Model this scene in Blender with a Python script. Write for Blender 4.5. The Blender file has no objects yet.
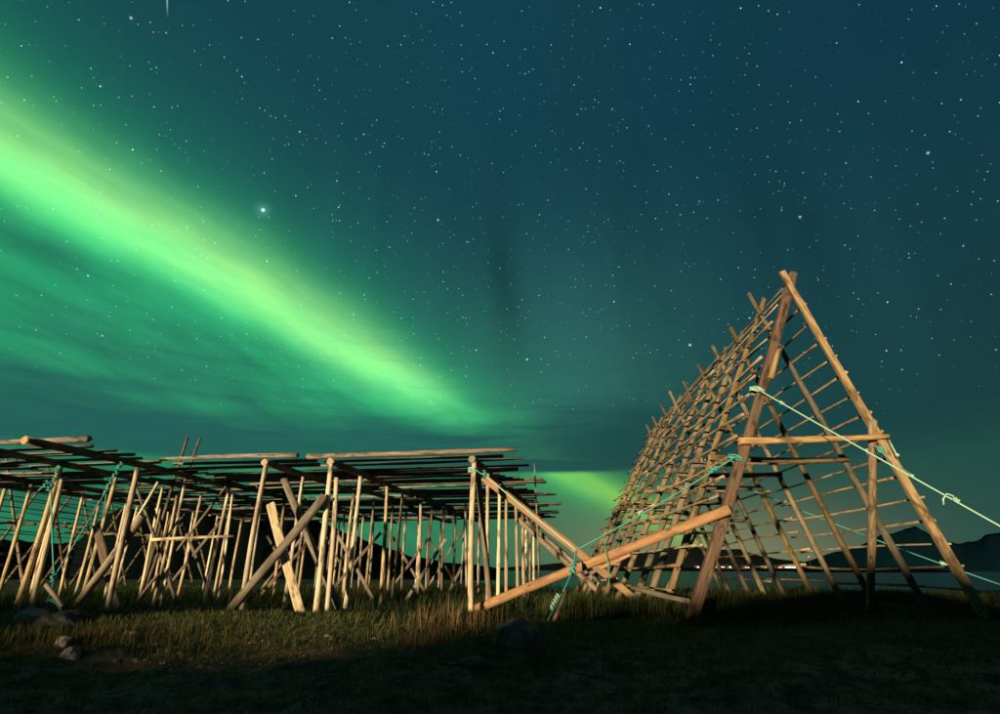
import bpy, math, random
import numpy as np
from mathutils import Vector, Matrix, Quaternion
random.seed(7)
rng = np.random.default_rng(11)
scene = bpy.context.scene
col = scene.collection
R = math.radians

# ------------------------------------------------------------------ camera
FPX = 556.0                                   # focal length in photo pixels (1000 wide)
PITCH = math.atan(213 / 556.0)
CAM = Vector((0.0, 0.0, 0.8))
cam_data = bpy.data.cameras.new('camera')
cam_data.sensor_width = 36.0
cam_data.lens = 36.0 * FPX / 1000.0
cam_data.clip_start = 0.05
cam_data.clip_end = 60000.0
cam = bpy.data.objects.new('camera', cam_data)
cam.location = CAM
cam.rotation_euler = (math.pi / 2 + PITCH, 0, 0)
col.objects.link(cam)
scene.camera = cam

# ------------------------------------------------------------------ colour management
scene.view_settings.view_transform = 'Standard'
scene.view_settings.look = 'None'
scene.view_settings.exposure = 1.0          # a long night exposure
scene.view_settings.gamma = 1.0
scene.cycles.max_bounces = 4; scene.cycles.diffuse_bounces = 2; scene.cycles.glossy_bounces = 2; scene.cycles.transmission_bounces = 2

# ------------------------------------------------------------------ node expression helper
class X:
    """wraps a node socket so shader maths can be written as plain expressions"""
    nt = None
    def __init__(self, s): self.s = s
    @staticmethod
    def math(op, *a, clamp=False):
        n = X.nt.nodes.new('ShaderNodeMath'); n.operation = op; n.use_clamp = clamp
        for i, v in enumerate(a):
            if isinstance(v, X): X.nt.links.new(v.s, n.inputs[i])
            else: n.inputs[i].default_value = v
        return X(n.outputs[0])
    def __add__(s, o): return X.math('ADD', s, o)
    def __radd__(s, o): return X.math('ADD', o, s)
    def __sub__(s, o): return X.math('SUBTRACT', s, o)
    def __rsub__(s, o): return X.math('SUBTRACT', o, s)
    def __mul__(s, o): return X.math('MULTIPLY', s, o)
    def __rmul__(s, o): return X.math('MULTIPLY', o, s)
    def __truediv__(s, o): return X.math('DIVIDE', s, o)
    def __neg__(s): return X.math('MULTIPLY', s, -1.0)

def xm(op, *a): return X.math(op, *a)
def smooth(v, a, b, lo=0.0, hi=1.0):
    n = X.nt.nodes.new('ShaderNodeMapRange'); n.interpolation_type = 'SMOOTHSTEP'; n.clamp = True
    X.nt.links.new(v.s, n.inputs['Value'])
    if a > b: a, b, lo, hi = b, a, hi, lo
    n.inputs['From Min'].default_value = a; n.inputs['From Max'].default_value = b
    n.inputs['To Min'].default_value = lo; n.inputs['To Max'].default_value = hi
    return X(n.outputs['Result'])
def gauss(v, w):
    q = v / w
    return xm('EXPONENT', -(q * q))
def vec(x, y, z):
    n = X.nt.nodes.new('ShaderNodeCombineXYZ')
    for i, v in enumerate((x, y, z)):
        if isinstance(v, X): X.nt.links.new(v.s, n.inputs[i])
        else: n.inputs[i].default_value = v
    return n.outputs[0]
def noise(v, scale, detail=3.0, rough=0.55):
    n = X.nt.nodes.new('ShaderNodeTexNoise')
    X.nt.links.new(v, n.inputs['Vector'])
    n.inputs['Scale'].default_value = scale; n.inputs['Detail'].default_value = detail
    n.inputs['Roughness'].default_value = rough
    return X(n.outputs['Fac'])
def rgbmul(fac, c):
    """fac (X) times constant colour -> colour socket"""
    return vec(fac * c[0], fac * c[1], fac * c[2])
def vadd(a, b):
    n = X.nt.nodes.new('ShaderNodeVectorMath'); n.operation = 'ADD'
    X.nt.links.new(a, n.inputs[0]); X.nt.links.new(b, n.inputs[1]); return n.outputs[0]
def vmul(a, f):
    n = X.nt.nodes.new('ShaderNodeVectorMath'); n.operation = 'SCALE'
    X.nt.links.new(a, n.inputs[0]); X.nt.links.new(f.s, n.inputs['Scale']); return n.outputs[0]
def vmix(f, a, b):
    n = X.nt.nodes.new('ShaderNodeMix'); n.data_type = 'VECTOR'
    X.nt.links.new(f.s, n.inputs[0])
    for k, v in ((4, a), (5, b)):
        if isinstance(v, tuple): n.inputs[k].default_value = v
        else: X.nt.links.new(v, n.inputs[k])
    return n.outputs[1]

# ------------------------------------------------------------------ world: night sky with aurora, cloud bank and stars
world = bpy.data.worlds.new('World')
scene.world = world
world.use_nodes = True
nt = world.node_tree
nt.nodes.clear()
X.nt = nt
tc = nt.nodes.new('ShaderNodeTexCoord')
nrm = nt.nodes.new('ShaderNodeVectorMath'); nrm.operation = 'NORMALIZE'
nt.links.new(tc.outputs['Generated'], nrm.inputs[0])
DIR = nrm.outputs[0]
sep = nt.nodes.new('ShaderNodeSeparateXYZ'); nt.links.new(DIR, sep.inputs[0])
dx, dy, dz = X(sep.outputs[0]), X(sep.outputs[1]), X(sep.outputs[2])
DEG = 180 / math.pi
el = xm('ARCSINE', dz) * DEG
az = xm('ARCTAN2', dx, dy) * DEG
# aurora arc: a great circle tilted across the sky; s = degrees above it, tpos = position along it
an = Vector((0.576, -0.236, 1.0)).normalized()
at_ = Vector((1.0, 0.0, -0.576 / 1.0)); at_ = (at_ - an * at_.dot(an)).normalized()
def dot3(c): return dx * c[0] + dy * c[1] + dz * c[2]
wob = (noise(DIR, 3.0, 2.0) - 0.5) * 2.4 + (noise(DIR, 11.0, 3.0) - 0.5) * 0.9
s = xm('ARCSINE', dot3(an)) * DEG + wob
tpos = dot3(at_)                               # about -0.75 at the left edge, 0.2 near the horizon end
wide = smooth(tpos, 0.1, -0.8, 1.0, 1.7)
su = s / wide
core = xm('MULTIPLY', gauss(xm('MAXIMUM', s, 0.0), smooth(tpos, 0.05, -0.6, 1.5, 3.9)), gauss(xm('MINIMUM', s, 0.0), smooth(tpos, 0.1, -0.3, 1.5, 2.5)))
halo = xm('EXPONENT', -(xm('MAXIMUM', su, 0.0) / 3.1)) * gauss(xm('MINIMUM', s, 0.0), 3.0)
below = smooth(s, 1.5, -2.0) * xm('EXPONENT', xm('MINIMUM', s, 0.0) / 22.0)
front = smooth(dy, -0.2, 0.5)                  # the arc fades out behind the viewer
along = smooth(tpos, 0.36, 0.12) * front
streakv = vec(tpos * 2.0, s * 0.16, 0.0)
strk = noise(streakv, 1.6, 4.0)
low0 = smooth(el, 11.0, 9.0)
core = core * along * (smooth(tpos, 0.12, -0.25, 0.34, 1.0) + 0.35 * low0) * (0.6 + 0.8 * noise(vec(tpos * 3.0, s * 0.30, 3.0), 2.2, 5.0)) * (1.0 - 0.9 * gauss(az + 1.0, 7.5) * smooth(el, 10.5, 13.0))
halo = halo * along * smooth(tpos, 0.25, -0.3, 0.15, 1.0)
below = below * smooth(tpos, 0.12, -0.35) * front * smooth(strk, 0.30, 0.70, 0.50, 1.60)
# base night sky
rays = noise(vec(az * 0.09, el * 0.006, 1.3), 1.0, 3.0)
rays2 = noise(vec(az * 0.30, el * 0.008, 7.3), 1.0, 2.0)
h = smooth(el, 6.0, 44.0)
right = smooth(dx, -0.15, 0.75)
base = vmix(h, (0.020, 0.106, 0.100), (0.0068, 0.053, 0.078))
base = vmix(right * 0.85, base, vmix(h, (0.0085, 0.040, 0.043), (0.0048, 0.033, 0.058)))
raymask = smooth(el, 10, 22) * smooth(el, 46, 30)
raymod = 1.0 + raymask * ((rays - 0.5) * 0.8 + (rays2 - 0.5) * 0.25)
base = vmul(base, raymod)
# a greener column left of centre-right and a dark ray beside it
colm = gauss(az - 9.0, 13.0) * gauss(el - 20.0, 11.0)
base = vadd(base, rgbmul(colm, (0.010, 0.042, 0.026)))
dark = gauss(az - 0.6 + (el - 28.0) * 0.17, 1.9) * gauss(el - 28.0, 7.0)
base = vmul(base, 1.0 - dark * 0.28)
# stars
def star_layer(scale, radius, lo, gain, seed):
    mp = nt.nodes.new('ShaderNodeMapping'); nt.links.new(DIR, mp.inputs[0])
    mp.inputs['Location'].default_value = (seed, seed * 0.37, -seed)
    vo = nt.nodes.new('ShaderNodeTexVoronoi'); vo.feature = 'F1'
    nt.links.new(mp.outputs[0], vo.inputs['Vector'])
    vo.inputs['Scale'].default_value = scale
    d = X(vo.outputs['Distance'])
    sc = nt.nodes.new('ShaderNodeSeparateColor'); nt.links.new(vo.outputs['Color'], sc.inputs[0])
    m = smooth(X(sc.outputs[0]), lo, 1.0)
    m = m * m * m * 2.1
    st = smooth(d, radius * scale, 0.0) * m * gain
    tint = X(sc.outputs[1])
    return vec(st * (0.5 + 0.55 * tint), st * 0.92, st * (1.25 - 0.5 * tint))
stars = vadd(star_layer(150, 0.00105, 0.35, 0.6, 3.1), star_layer(62, 0.00128, 0.30, 0.95, 8.3))
stars = vadd(stars, star_layer(24, 0.0016, 0.25, 1.3, 5.7))
starmask = smooth(el, 9.0, 22.0, 0.02, 1.0)
stars = vmul(stars, starmask)
def pxdir(x, y):
    a = (x - 500) / FPX; b = (357 - y) / FPX
    cp, sp = math.cos(PITCH), math.sin(PITCH)
    return Vector((a, cp - b * sp, sp + b * cp))
def spot(px, py, rad_deg, c):
    d = pxdir(px, py).normalized()
    # exp(-(angle/rad)^2) through 1-cos(angle)
    k = 2.0 / R(rad_deg) ** 2
    e = xm('EXPONENT', (dot3(d) - 1.0) * k)
    return rgbmul(e, c)
stars = vadd(stars, spot(263, 210, 0.11, (1.6, 2.2, 2.2)))      # the bright star
stars = vadd(stars, spot(263, 210, 0.55, (0.05, 0.12, 0.12)))
for (px, py, r_, g) in ((690, 345, .09, 1.0), (438, 220, .08, .7), (131, 18, .08, .7), (928, 153, .08, .7), (800, 217, .08, .7)):
    stars = vadd(stars, spot(px, py, r_, (0.7 * g, 0.95 * g, 1.0 * g)))
# short streak of a meteor at the upper left
m0, m1 = pxdir(167, -6).normalized(), pxdir(167.5, 19).normalized()
mn = m0.cross(m1).normalized(); mt = (m1 - m0).normalized()
across = dot3(mn) * DEG
alongm = dot3(mt)
stars = vadd(stars, rgbmul(gauss(across, 0.04) * smooth(alongm, m1.dot(mt), m0.dot(mt) + 0.006) * smooth(dz, 0.6, 0.7), (0.3, 0.5, 0.45)))
# compose the light above the clouds
low = smooth(el, 13.0, 8.0)
green = vadd(vec(xm('POWER', core, 1.5) * 0.25, core * 0.48, core * (0.10 - 0.09 * low)), rgbmul(halo, (0.024, 0.310, 0.080)))
green = vadd(green, rgbmul(below, (0.010, 0.260, 0.062)))
base = vmix(low * 0.75 * front, base, (0.018, 0.082, 0.062))
sky = vadd(vadd(base, green), stars)
# low cloud bank: sharp lower edge, ragged upper edge
cn = noise(vec(az * 0.035, el * 0.16, 0.0), 1.6, 5.0)
cn2 = noise(vec(az * 0.02, el * 0.35, 5.0), 2.2, 4.0)
top = el + (cn - 0.5) * 9.0 - smooth(az, -2.0, -20.0, 0.0, 0.0)
cmask = smooth(top, 17.0, 12.0) * smooth(el + (cn2 - 0.5) * 0.9, 8.9, 9.7) * front
wisps = smooth(cn2, 0.5, 0.72) * smooth(el, 26, 15) * smooth(el, 8.5, 10) * 0.35
cdens = xm('MINIMUM', cmask * 0.90 + wisps, 1.0) * smooth(az, 34.0, 18.0, 0.35, 1.0)
ccol = vmix(smooth(dx, -0.25, 0.45), (0.0175, 0.112, 0.098), (0.0105, 0.052, 0.052))
ccol = vmul(ccol, 0.8 + 0.4 * cn2)
# under the cloud: aurora haze and town glow
glowc = rgbmul(gauss(az - 19.0, 13.0) * gauss(el - 1.0, 4.6), (0.190, 0.128, 0.046))
under = rgbmul(gauss(az - 2.0, 17.0) * smooth(el, 10.5, 7.5) * smooth(el, -2.0, 5.0, 0.35, 1.0), (0.014, 0.052, 0.010))
sky = vadd(sky, under)
sky = vmix(cdens, sky, ccol)
sky = vadd(sky, glowc)
bg = nt.nodes.new('ShaderNodeBackground'); bg.inputs['Strength'].default_value = 0.5
nt.links.new(sky, bg.inputs['Color'])
world.cycles.sampling_method = 'MANUAL'; world.cycles.sample_map_resolution = 256
wo = nt.nodes.new('ShaderNodeOutputWorld'); nt.links.new(bg.outputs[0], wo.inputs['Surface'])

# ------------------------------------------------------------------ the one low warm light from behind-left
SUN_AZ, SUN_EL = R(31), R(2.4)                  # direction the light travels towards
sd = bpy.data.lights.new('sun', 'SUN')
sd.energy = 5.0; sd.angle = R(1.6); sd.color = (1.0, 0.77, 0.44)
so = bpy.data.objects.new('sun', sd); col.objects.link(so)
tv = Vector((math.sin(SUN_AZ) * math.cos(SUN_EL), math.cos(SUN_AZ) * math.cos(SUN_EL), -math.sin(SUN_EL)))
so.rotation_euler = tv.to_track_quat('-Z', 'Y').to_euler()
so.location = (-12, -25, 6)

# ------------------------------------------------------------------ pixel helpers (direction only; distance from what is touched)
def at_y(px, py, Y):
    d = pxdir(px, py); return CAM + d * ((Y - CAM.y) / d.y)
def at_z(px, py, z):
    d = pxdir(px, py); return CAM + d * ((z - CAM.z) / d.z)

# ------------------------------------------------------------------ tagging
def tag(o, label, cat, group=None):
    o['label'] = label; o['category'] = cat
    if group: o['group'] = group
    return o
def empty(name, loc):
    o = bpy.data.objects.new(name, None); o.location = loc; o.empty_display_size = 0.2
    col.objects.link(o); return o
def link(name, me, parent=None, mw=None):
    o = bpy.data.objects.new(name, me); col.objects.link(o)
    if mw is not None:
        if parent is not None:
            pl = Matrix.Translation(-parent.location)
            if parent.parent is not None: pl = pl @ Matrix.Translation(-parent.parent.location)
            mw = pl @ mw
        o.matrix_local = mw
    if parent is not None: o.parent = parent
    return o

# ------------------------------------------------------------------ materials
def new_mat(name):
    m = bpy.data.materials.new(name); m.use_nodes = True
    m.node_tree.nodes.clear(); X.nt = m.node_tree
    return m, m.node_tree
def ramp(nt, fac, stops):
    r = nt.nodes.new('ShaderNodeValToRGB')
    while len(r.color_ramp.elements) < len(stops): r.color_ramp.elements.new(0.5)
    for e, (p, c) in zip(r.color_ramp.elements, stops):
        e.position = p; e.color = (*c, 1)
    nt.links.new(fac, r.inputs[0]); return r.outputs[0]
def cmix(nt, f, a, b, mode='MIX'):
    n = nt.nodes.new('ShaderNodeMix'); n.data_type = 'RGBA'; n.blend_type = mode
    if isinstance(f, (int, float)): n.inputs[0].default_value = f
    else: nt.links.new(f, n.inputs[0])
    for k, v in ((6, a), (7, b)):
        if isinstance(v, tuple): n.inputs[k].default_value = (*v, 1)
        else: nt.links.new(v, n.inputs[k])
    return n.outputs[2]
def finish(m, nt, colour, rough=0.85, bump=None, strength=0.4, dist=0.02, spec=0.2):
    p = nt.nodes.new('ShaderNodeBsdfPrincipled')
    if isinstance(colour, tuple): p.inputs['Base Color'].default_value = (*colour, 1)
    else: nt.links.new(colour, p.inputs['Base Color'])
    p.inputs['Roughness'].default_value = rough
    p.inputs['Specular IOR Level'].default_value = spec
    if bump is not None:
        b = nt.nodes.new('ShaderNodeBump'); b.inputs['Strength'].default_value = strength
        b.inputs['Distance'].default_value = dist
        nt.links.new(bump, b.inputs['Height']); nt.links.new(b.outputs[0], p.inputs['Normal'])
    o = nt.nodes.new('ShaderNodeOutputMaterial'); nt.links.new(p.outputs[0], o.inputs['Surface'])
    return m
def wood(name, light, dark, moss=None, moss_amt=0.0, bark=0.25):
    """weathered round wood: grain along local Z, knots, checks, stains; varied per piece"""
    m, nt = new_mat(name)
    t = nt.nodes.new('ShaderNodeTexCoord'); oi = nt.nodes.new('ShaderNodeObjectInfo')
    rnd = X(oi.outputs['Random'])
    off = vec(rnd * 37.0, rnd * 91.0, rnd * 53.0)
    p = vadd(t.outputs['Object'], off)
    mp = nt.nodes.new('ShaderNodeMapping'); mp.inputs['Scale'].default_value = (26, 26, 1.6); nt.links.new(p, mp.inputs[0])
    grain = noise(mp.outputs[0], 1.6, 5.0, 0.62)
    mp2 = nt.nodes.new('ShaderNodeMapping'); mp2.inputs['Scale'].default_value = (7, 7, 2.2); nt.links.new(p, mp2.inputs[0])
    patch = noise(mp2.outputs[0], 1.0, 4.0, 0.6)
    mp3 = nt.nodes.new('ShaderNodeMapping'); mp3.inputs['Scale'].default_value = (5.5, 5.5, 2.3); nt.links.new(p, mp3.inputs[0])
    vo = nt.nodes.new('ShaderNodeTexVoronoi'); nt.links.new(mp3.outputs[0], vo.inputs['Vector']); vo.inputs['Scale'].default_value = 1.0
    knot = smooth(X(vo.outputs['Distance']), 0.20, 0.08)
    g = smooth(grain, 0.28, 0.72)
    c = cmix(nt, g.s, dark, light)
    pm = smooth(patch, 0.50, 0.66)
    c = cmix(nt, (pm * bark).s, c, tuple(0.45 * v for v in dark))
    if moss:
        mm = smooth(noise(p, 3.2, 5.0, 0.6), 0.62 - 0.25 * moss_amt, 0.72)
        c = cmix(nt, (mm * 0.8).s, c, moss)
    c = cmix(nt, (knot * 0.75).s, c, tuple(0.3 * v for v in dark))
    val = nt.nodes.new('ShaderNodeHueSaturation'); nt.links.new(c, val.inputs['Color'])
    nt.links.new((0.55 + rnd * 0.7).s, val.inputs['Value'])
    r2 = xm('FRACT', rnd * 17.3)
    nt.links.new((0.6 + r2 * 0.55).s, val.inputs['Saturation'])
    hgt = grain * 0.6 + patch * 0.5 - knot * 0.3
    return finish(m, nt, val.outputs[0], 0.86, hgt.s, 0.55, 0.012)
M_POST = wood('wood_pale_post', (0.58, 0.46, 0.295), (0.26, 0.195, 0.12), bark=0.95)
M_POLE = wood('wood_weathered_pole', (0.22, 0.175, 0.135), (0.065, 0.05, 0.04), bark=0.8)
M_BRACE = wood('wood_grey_brace', (0.22, 0.175, 0.13), (0.10, 0.075, 0.055), (0.08, 0.085, 0.05), 0.3, 0.6)
M_AFR = wood('wood_brown_frame', (0.38, 0.27, 0.15), (0.15, 0.096, 0.05), bark=0.85)
M_AMOSS = wood('wood_mossy_leg', (0.185, 0.135, 0.07), (0.068, 0.048, 0.026), (0.06, 0.066, 0.026), 0.6, 0.8)
M_RED = wood('wood_rough_red', (0.135, 0.076, 0.05), (0.045, 0.025, 0.018), (0.08, 0.066, 0.045), 0.4, 0.95)
M_LOG = wood('wood_peeled_log', (0.30, 0.18, 0.105), (0.165, 0.095, 0.055), bark=0.5)
M_END = wood('wood_end_grain', (0.38, 0.26, 0.16), (0.22, 0.14, 0.08), bark=0.3)

def rope_mat(name, c1, c2):
    m, nt = new_mat(name)
    t = nt.nodes.new('ShaderNodeTexCoord')
    w = nt.nodes.new('ShaderNodeTexWave'); w.inputs['Scale'].default_value = 22; w.inputs['Distortion'].default_value = 1.0
    nt.links.new(t.outputs['Object'], w.inputs['Vector'])
    c = cmix(nt, w.outputs['Fac'], c1, c2)
    return finish(m, nt, c, 0.8, w.outputs['Fac'], 0.6, 0.006)
M_ROPE_T = rope_mat('rope_teal', (0.03, 0.19, 0.19), (0.08, 0.33, 0.30))
M_ROPE_P = rope_mat('rope_pale_green', (0.20, 0.37, 0.30), (0.38, 0.56, 0.46))

def stone_mat(name, a, b):
    m, nt = new_mat(name)
    t = nt.nodes.new('ShaderNodeTexCoord')
    n1 = noise(t.outputs['Object'], 2.4, 6.0, 0.6); n2 = noise(t.outputs['Object'], 14.0, 4.0, 0.6)
    c = cmix(nt, smooth(n1, 0.35, 0.65).s, a, b)
    c = cmix(nt, (smooth(n2, 0.58, 0.7) * 0.5).s, c, (0.22, 0.22, 0.17))
    return finish(m, nt, c, 0.92, (n1 + n2 * 0.4).s, 0.7, 0.05)
M_ROCK = stone_mat('rock_reddish', (0.13, 0.085, 0.065), (0.25, 0.16, 0.12))
M_ROCKD = stone_mat('rock_dark', (0.014, 0.014, 0.015), (0.03, 0.029, 0.028))
M_CLOD = stone_mat('clod_brown', (0.10, 0.062, 0.045), (0.24, 0.145, 0.10))
M_STONE = stone_mat('stone_grey', (0.17, 0.14, 0.12), (0.32, 0.26, 0.22))

def flat_mat(name, c, rough=0.9, spec=0.2):
    m, nt = new_mat(name)
    t = nt.nodes.new('ShaderNodeTexCoord')
    n1 = noise(t.outputs['Object'], 0.9, 5.0)
    return finish(m, nt, cmix(nt, n1.s, tuple(0.7 * v for v in c), tuple(1.25 * v for v in c)), rough, n1.s, 0.2, 0.05, spec)
def emit_mat(name, c, strength):
    m, nt = new_mat(name)
    e = nt.nodes.new('ShaderNodeEmission'); e.inputs[0].default_value = (*c, 1); e.inputs[1].default_value = strength
    o = nt.nodes.new('ShaderNodeOutputMaterial'); nt.links.new(e.outputs[0], o.inputs['Surface']); return m
def attr_mat(name, rough=0.8):
    m, nt = new_mat(name)
    a = nt.nodes.new('ShaderNodeAttribute'); a.attribute_name = 'tint'
    d = nt.nodes.new('ShaderNodeBsdfDiffuse'); nt.links.new(a.outputs['Color'], d.inputs[0])
    tr = nt.nodes.new('ShaderNodeBsdfTranslucent'); nt.links.new(a.outputs['Color'], tr.inputs[0])
    mx = nt.nodes.new('ShaderNodeMixShader'); mx.inputs[0].default_value = 0.3
    nt.links.new(d.outputs[0], mx.inputs[1]); nt.links.new(tr.outputs[0], mx.inputs[2])
    o = nt.nodes.new('ShaderNodeOutputMaterial'); nt.links.new(mx.outputs[0], o.inputs['Surface']); return m
M_GRASS = attr_mat('grass_blades')

def ground_mat():
    m, nt = new_mat('ground_turf_and_peat')
    g = nt.nodes.new('ShaderNodeNewGeometry'); P = g.outputs['Position']
    n1 = noise(P, 0.55, 5.0, 0.6); n2 = noise(P, 3.5, 6.0, 0.65); n3 = noise(P, 22.0, 4.0, 0.65)
    sp = nt.nodes.new('ShaderNodeSeparateXYZ'); nt.links.new(P, sp.inputs[0])
    y = X(sp.outputs[1])
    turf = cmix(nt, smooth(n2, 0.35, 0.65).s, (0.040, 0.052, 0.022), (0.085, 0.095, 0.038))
    peat = cmix(nt, smooth(n2, 0.35, 0.68).s, (0.06, 0.036, 0.028), (0.30, 0.155, 0.10))  # peat lifted and reddened in place of weak warm light
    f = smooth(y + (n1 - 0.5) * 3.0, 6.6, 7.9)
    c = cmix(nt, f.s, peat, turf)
    c = cmix(nt, (smooth(n3, 0.55, 0.75) * 0.5).s, c, (0.20, 0.14, 0.085))
    return finish(m, nt, c, 0.95, (n2 + n3 * 0.7).s, 0.9, 0.06, 0.1)
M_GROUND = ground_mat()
def sea_mat():
    m, nt = new_mat('sea_water')
    g = nt.nodes.new('ShaderNodeNewGeometry')
    mp = nt.nodes.new('ShaderNodeMapping'); mp.inputs['Scale'].default_value = (0.5, 1.3, 1); nt.links.new(g.outputs['Position'], mp.inputs[0])
    n1 = noise(mp.outputs[0], 0.8, 5.0)
    return finish(m, nt, (0.008, 0.018, 0.020), 0.3, n1.s, 0.5, 0.4, 0.3)
M_SEA = sea_mat()
M_MTN = flat_mat('mountain_rock_and_heath', (0.004, 0.021, 0.030), 1.0, 0.0)  # shade painted in: near-black so the low warm light barely shows
M_FARHILL = flat_mat('far_hill_heath', (0.014, 0.020, 0.018), 1.0, 0.0)  # darkened like the mountain; the paler tone stands in for haze
M_HEATH = flat_mat('heath_shade_dark', (0.003, 0.006, 0.0055), 1.0, 0.0)  # heath darkened to near black to stand in for shade

# ------------------------------------------------------------------ terrain
def vnoise(x, y, seed=0):
    xi = np.floor(x).astype(np.int64); yi = np.floor(y).astype(np.int64)
    fx = x - xi; fy = y - yi
    fx = fx * fx * (3 - 2 * fx); fy = fy * fy * (3 - 2 * fy)
    def hsh(i, j):
        n = (i * 374761393 + j * 668265263 + seed * 974711) & 0x7fffffff
        n = ((n ^ (n >> 13)) * 1274126177) & 0x7fffffff
        return ((n ^ (n >> 16)) & 0xffff) / 65535.0
    return (hsh(xi, yi) * (1 - fx) + hsh(xi + 1, yi) * fx) * (1 - fy) + (hsh(xi, yi + 1) * (1 - fx) + hsh(xi + 1, yi + 1) * fx) * fy
def fbm(x, y, seed=0, o=4):
    a, t, f = 0.5, 0.0, 1.0
    for k in range(o):
        t = t + a * (vnoise(x * f, y * f, seed + k) - 0.5); a *= 0.5; f *= 2.03
    return t
def sst(v, a, b):
    t = np.clip((v - a) / (b - a), 0, 1); return t * t * (3 - 2 * t)
SEA_Z = -2.6
def height(x, y):
    x = np.asarray(x, float); y = np.asarray(y, float)
    z = -0.42 * sst(y, 9.2, 4.5)
    z = z + 0.16 * fbm(x * 0.6, y * 0.6, 3) * (1 - 0.3 * sst(y, 9, 12)) + 0.07 * fbm(x * 2.6, y * 2.6, 9, 3)
    # low turf swell in front of the flat rack
    z = z + 0.16 * np.exp(-((x + 3.4) / 2.6) ** 2 - ((y - 9.3) / 1.0) ** 2)
    z = z + 0.10 * np.exp(-((x - 6.0) / 3.0) ** 2 - ((y - 8.6) / 1.2) ** 2)
    # clods in the peaty foreground
    z = z + 0.10 * fbm(x * 4.0, y * 4.0, 21, 3) * sst(y, 8.8, 7.0) * 1.6
    # unseen bank added behind the viewer; its crest is shaped for the shadow line
    xt = x + 19.0 * math.tan(SUN_AZ)                   # where light grazing the crest here lands at the racks
    crest = 19.0 / math.cos(SUN_AZ) * math.tan(SUN_EL) + 0.52 - 0.60 * sst(xt, -7.0, -4.6) + 0.38 * sst(xt, -0.8, 1.8) + 0.80 * sst(xt, 2.9, 6.0) - 0.80 * np.exp(-((xt - 8.9) / 1.1) ** 2)
    crest = crest + 0.40 * fbm(x * 1.3, y * 0.0 + 2.0, 33, 4)
    z = z + (crest + 0.42) * np.exp(-((y + 9.0) / 2.6) ** 2)
    # shore
    shore = 25.0 + 30.0 * sst(x, 3.0, -6.0) + 3.0 * fbm(x * 0.1, y * 0.0, 5)
    z = z - 4.2 * sst(y, shore, shore + 16.0)
    return z
def grid_axis(parts):
    v = []
    for a, b, st in parts: v += list(np.arange(a, b, st))
    v.append(parts[-1][1]); return np.array(v)
gx = grid_axis([(-4000, -400, 600), (-400, -60, 30), (-60, -16, 0.6), (-16, 14, 0.16), (14, 60, 1.2), (60, 400, 30), (400, 4000, 600)])
gy = grid_axis([(-1500, -60, 160), (-60, -16, 3.0), (-16, 2.5, 0.5), (2.5, 14, 0.13), (14, 34, 0.5), (34, 90, 2.0), (90, 140, 10)])
def grid_mesh(name, xs, ys, zf):
    XX, YY = np.meshgrid(xs, ys); ZZ = zf(XX, YY)
    v = np.stack([XX.ravel(), YY.ravel(), ZZ.ravel()], 1)
    nx, ny = len(xs), len(ys)
    i = np.arange(nx * ny).reshape(ny, nx)
    f = np.stack([i[:-1, :-1].ravel(), i[:-1, 1:].ravel(), i[1:, 1:].ravel(), i[1:, :-1].ravel()], 1)
    return np_mesh(name, v, f)
def np_mesh(name, v, f, smooth_=True):
    me = bpy.data.meshes.new(name)
    k = f.shape[1]
    me.vertices.add(len(v)); me.vertices.foreach_set('co', v.astype(np.float32).ravel())
    me.loops.add(f.size); me.loops.foreach_set('vertex_index', f.astype(np.int32).ravel())
    me.polygons.add(len(f)); me.polygons.foreach_set('loop_start', np.arange(0, f.size, k, dtype=np.int32))
    me.polygons.foreach_set('use_smooth', np.full(len(f), smooth_))
    me.update(calc_edges=True); me.validate()
    return me
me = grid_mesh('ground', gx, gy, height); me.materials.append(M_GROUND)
ground = link('ground', me); ground['kind'] = 'structure'
def gz(x, y): return float(height(np.array([x]), np.array([y]))[0])

sx = grid_axis([(-30000, -2000, 4000), (-2000, 2000, 500), (2000, 30000, 4000)])
sy = grid_axis([(20, 200, 30), (200, 2000, 300), (2000, 30000, 4000)])
me = grid_mesh('sea', sx, sy, lambda a, b: np.full_like(a, SEA_Z)); me.materials.append(M_SEA)
sea = link('sea', me); sea['kind'] = 'structure'

def ridge(name, prof, D, depth, mat, seed, rough=0.10):
    """a hill whose skyline follows measured bearings and elevations, with a front and a back slope"""
    xs = np.array([p[0] for p in prof], float); ys = np.array([p[1] for p in prof], float)
    n = 160
    px = np.linspace(xs[0], xs[-1], n); py = np.interp(px, xs, ys)
    rows = 13
    V = []
    for j in range(rows):
        q = j / (rows - 1) * 2 - 1                      # -1 front foot, 0 crest, 1 back foot
        dd = D + q * depth
        fall = max(0.0, 1 - abs(q)) ** 0.85
        for i in range(n):
            d = pxdir(px[i], py[i]); hz = math.hypot(d.x, d.y)
            H = D * d.z / hz + CAM.z - SEA_Z
            e = 1.0 + (rough * 2.2 * float(fbm(np.array([px[i] * 0.09]), np.array([j * 0.7]), seed, 5)[0]))
            V.append((d.x / hz * dd, d.y / hz * dd, SEA_Z - 3 + (H * e + 3) * fall))
    V = np.array(V); i = np.arange(rows * n).reshape(rows, n)
    f = np.stack([i[:-1, :-1].ravel(), i[:-1, 1:].ravel(), i[1:, 1:].ravel(), i[1:, :-1].ravel()], 1)
    me = np_mesh(name, V, f); me.materials.append(mat)
    o = link(name, me); o['kind'] = 'structure'; return o
ridge('mountain', [(770, 569.5), (800, 563), (830, 554), (858, 546), (874, 538), (888, 532), (902, 529), (917, 527), (930, 535), (944, 540),
                   (958, 544), (972, 542), (985, 536), (1000, 532), (1040, 522), (1100, 520), (1180, 532), (1260, 560)], 2200, 700, M_MTN, 4)
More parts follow.
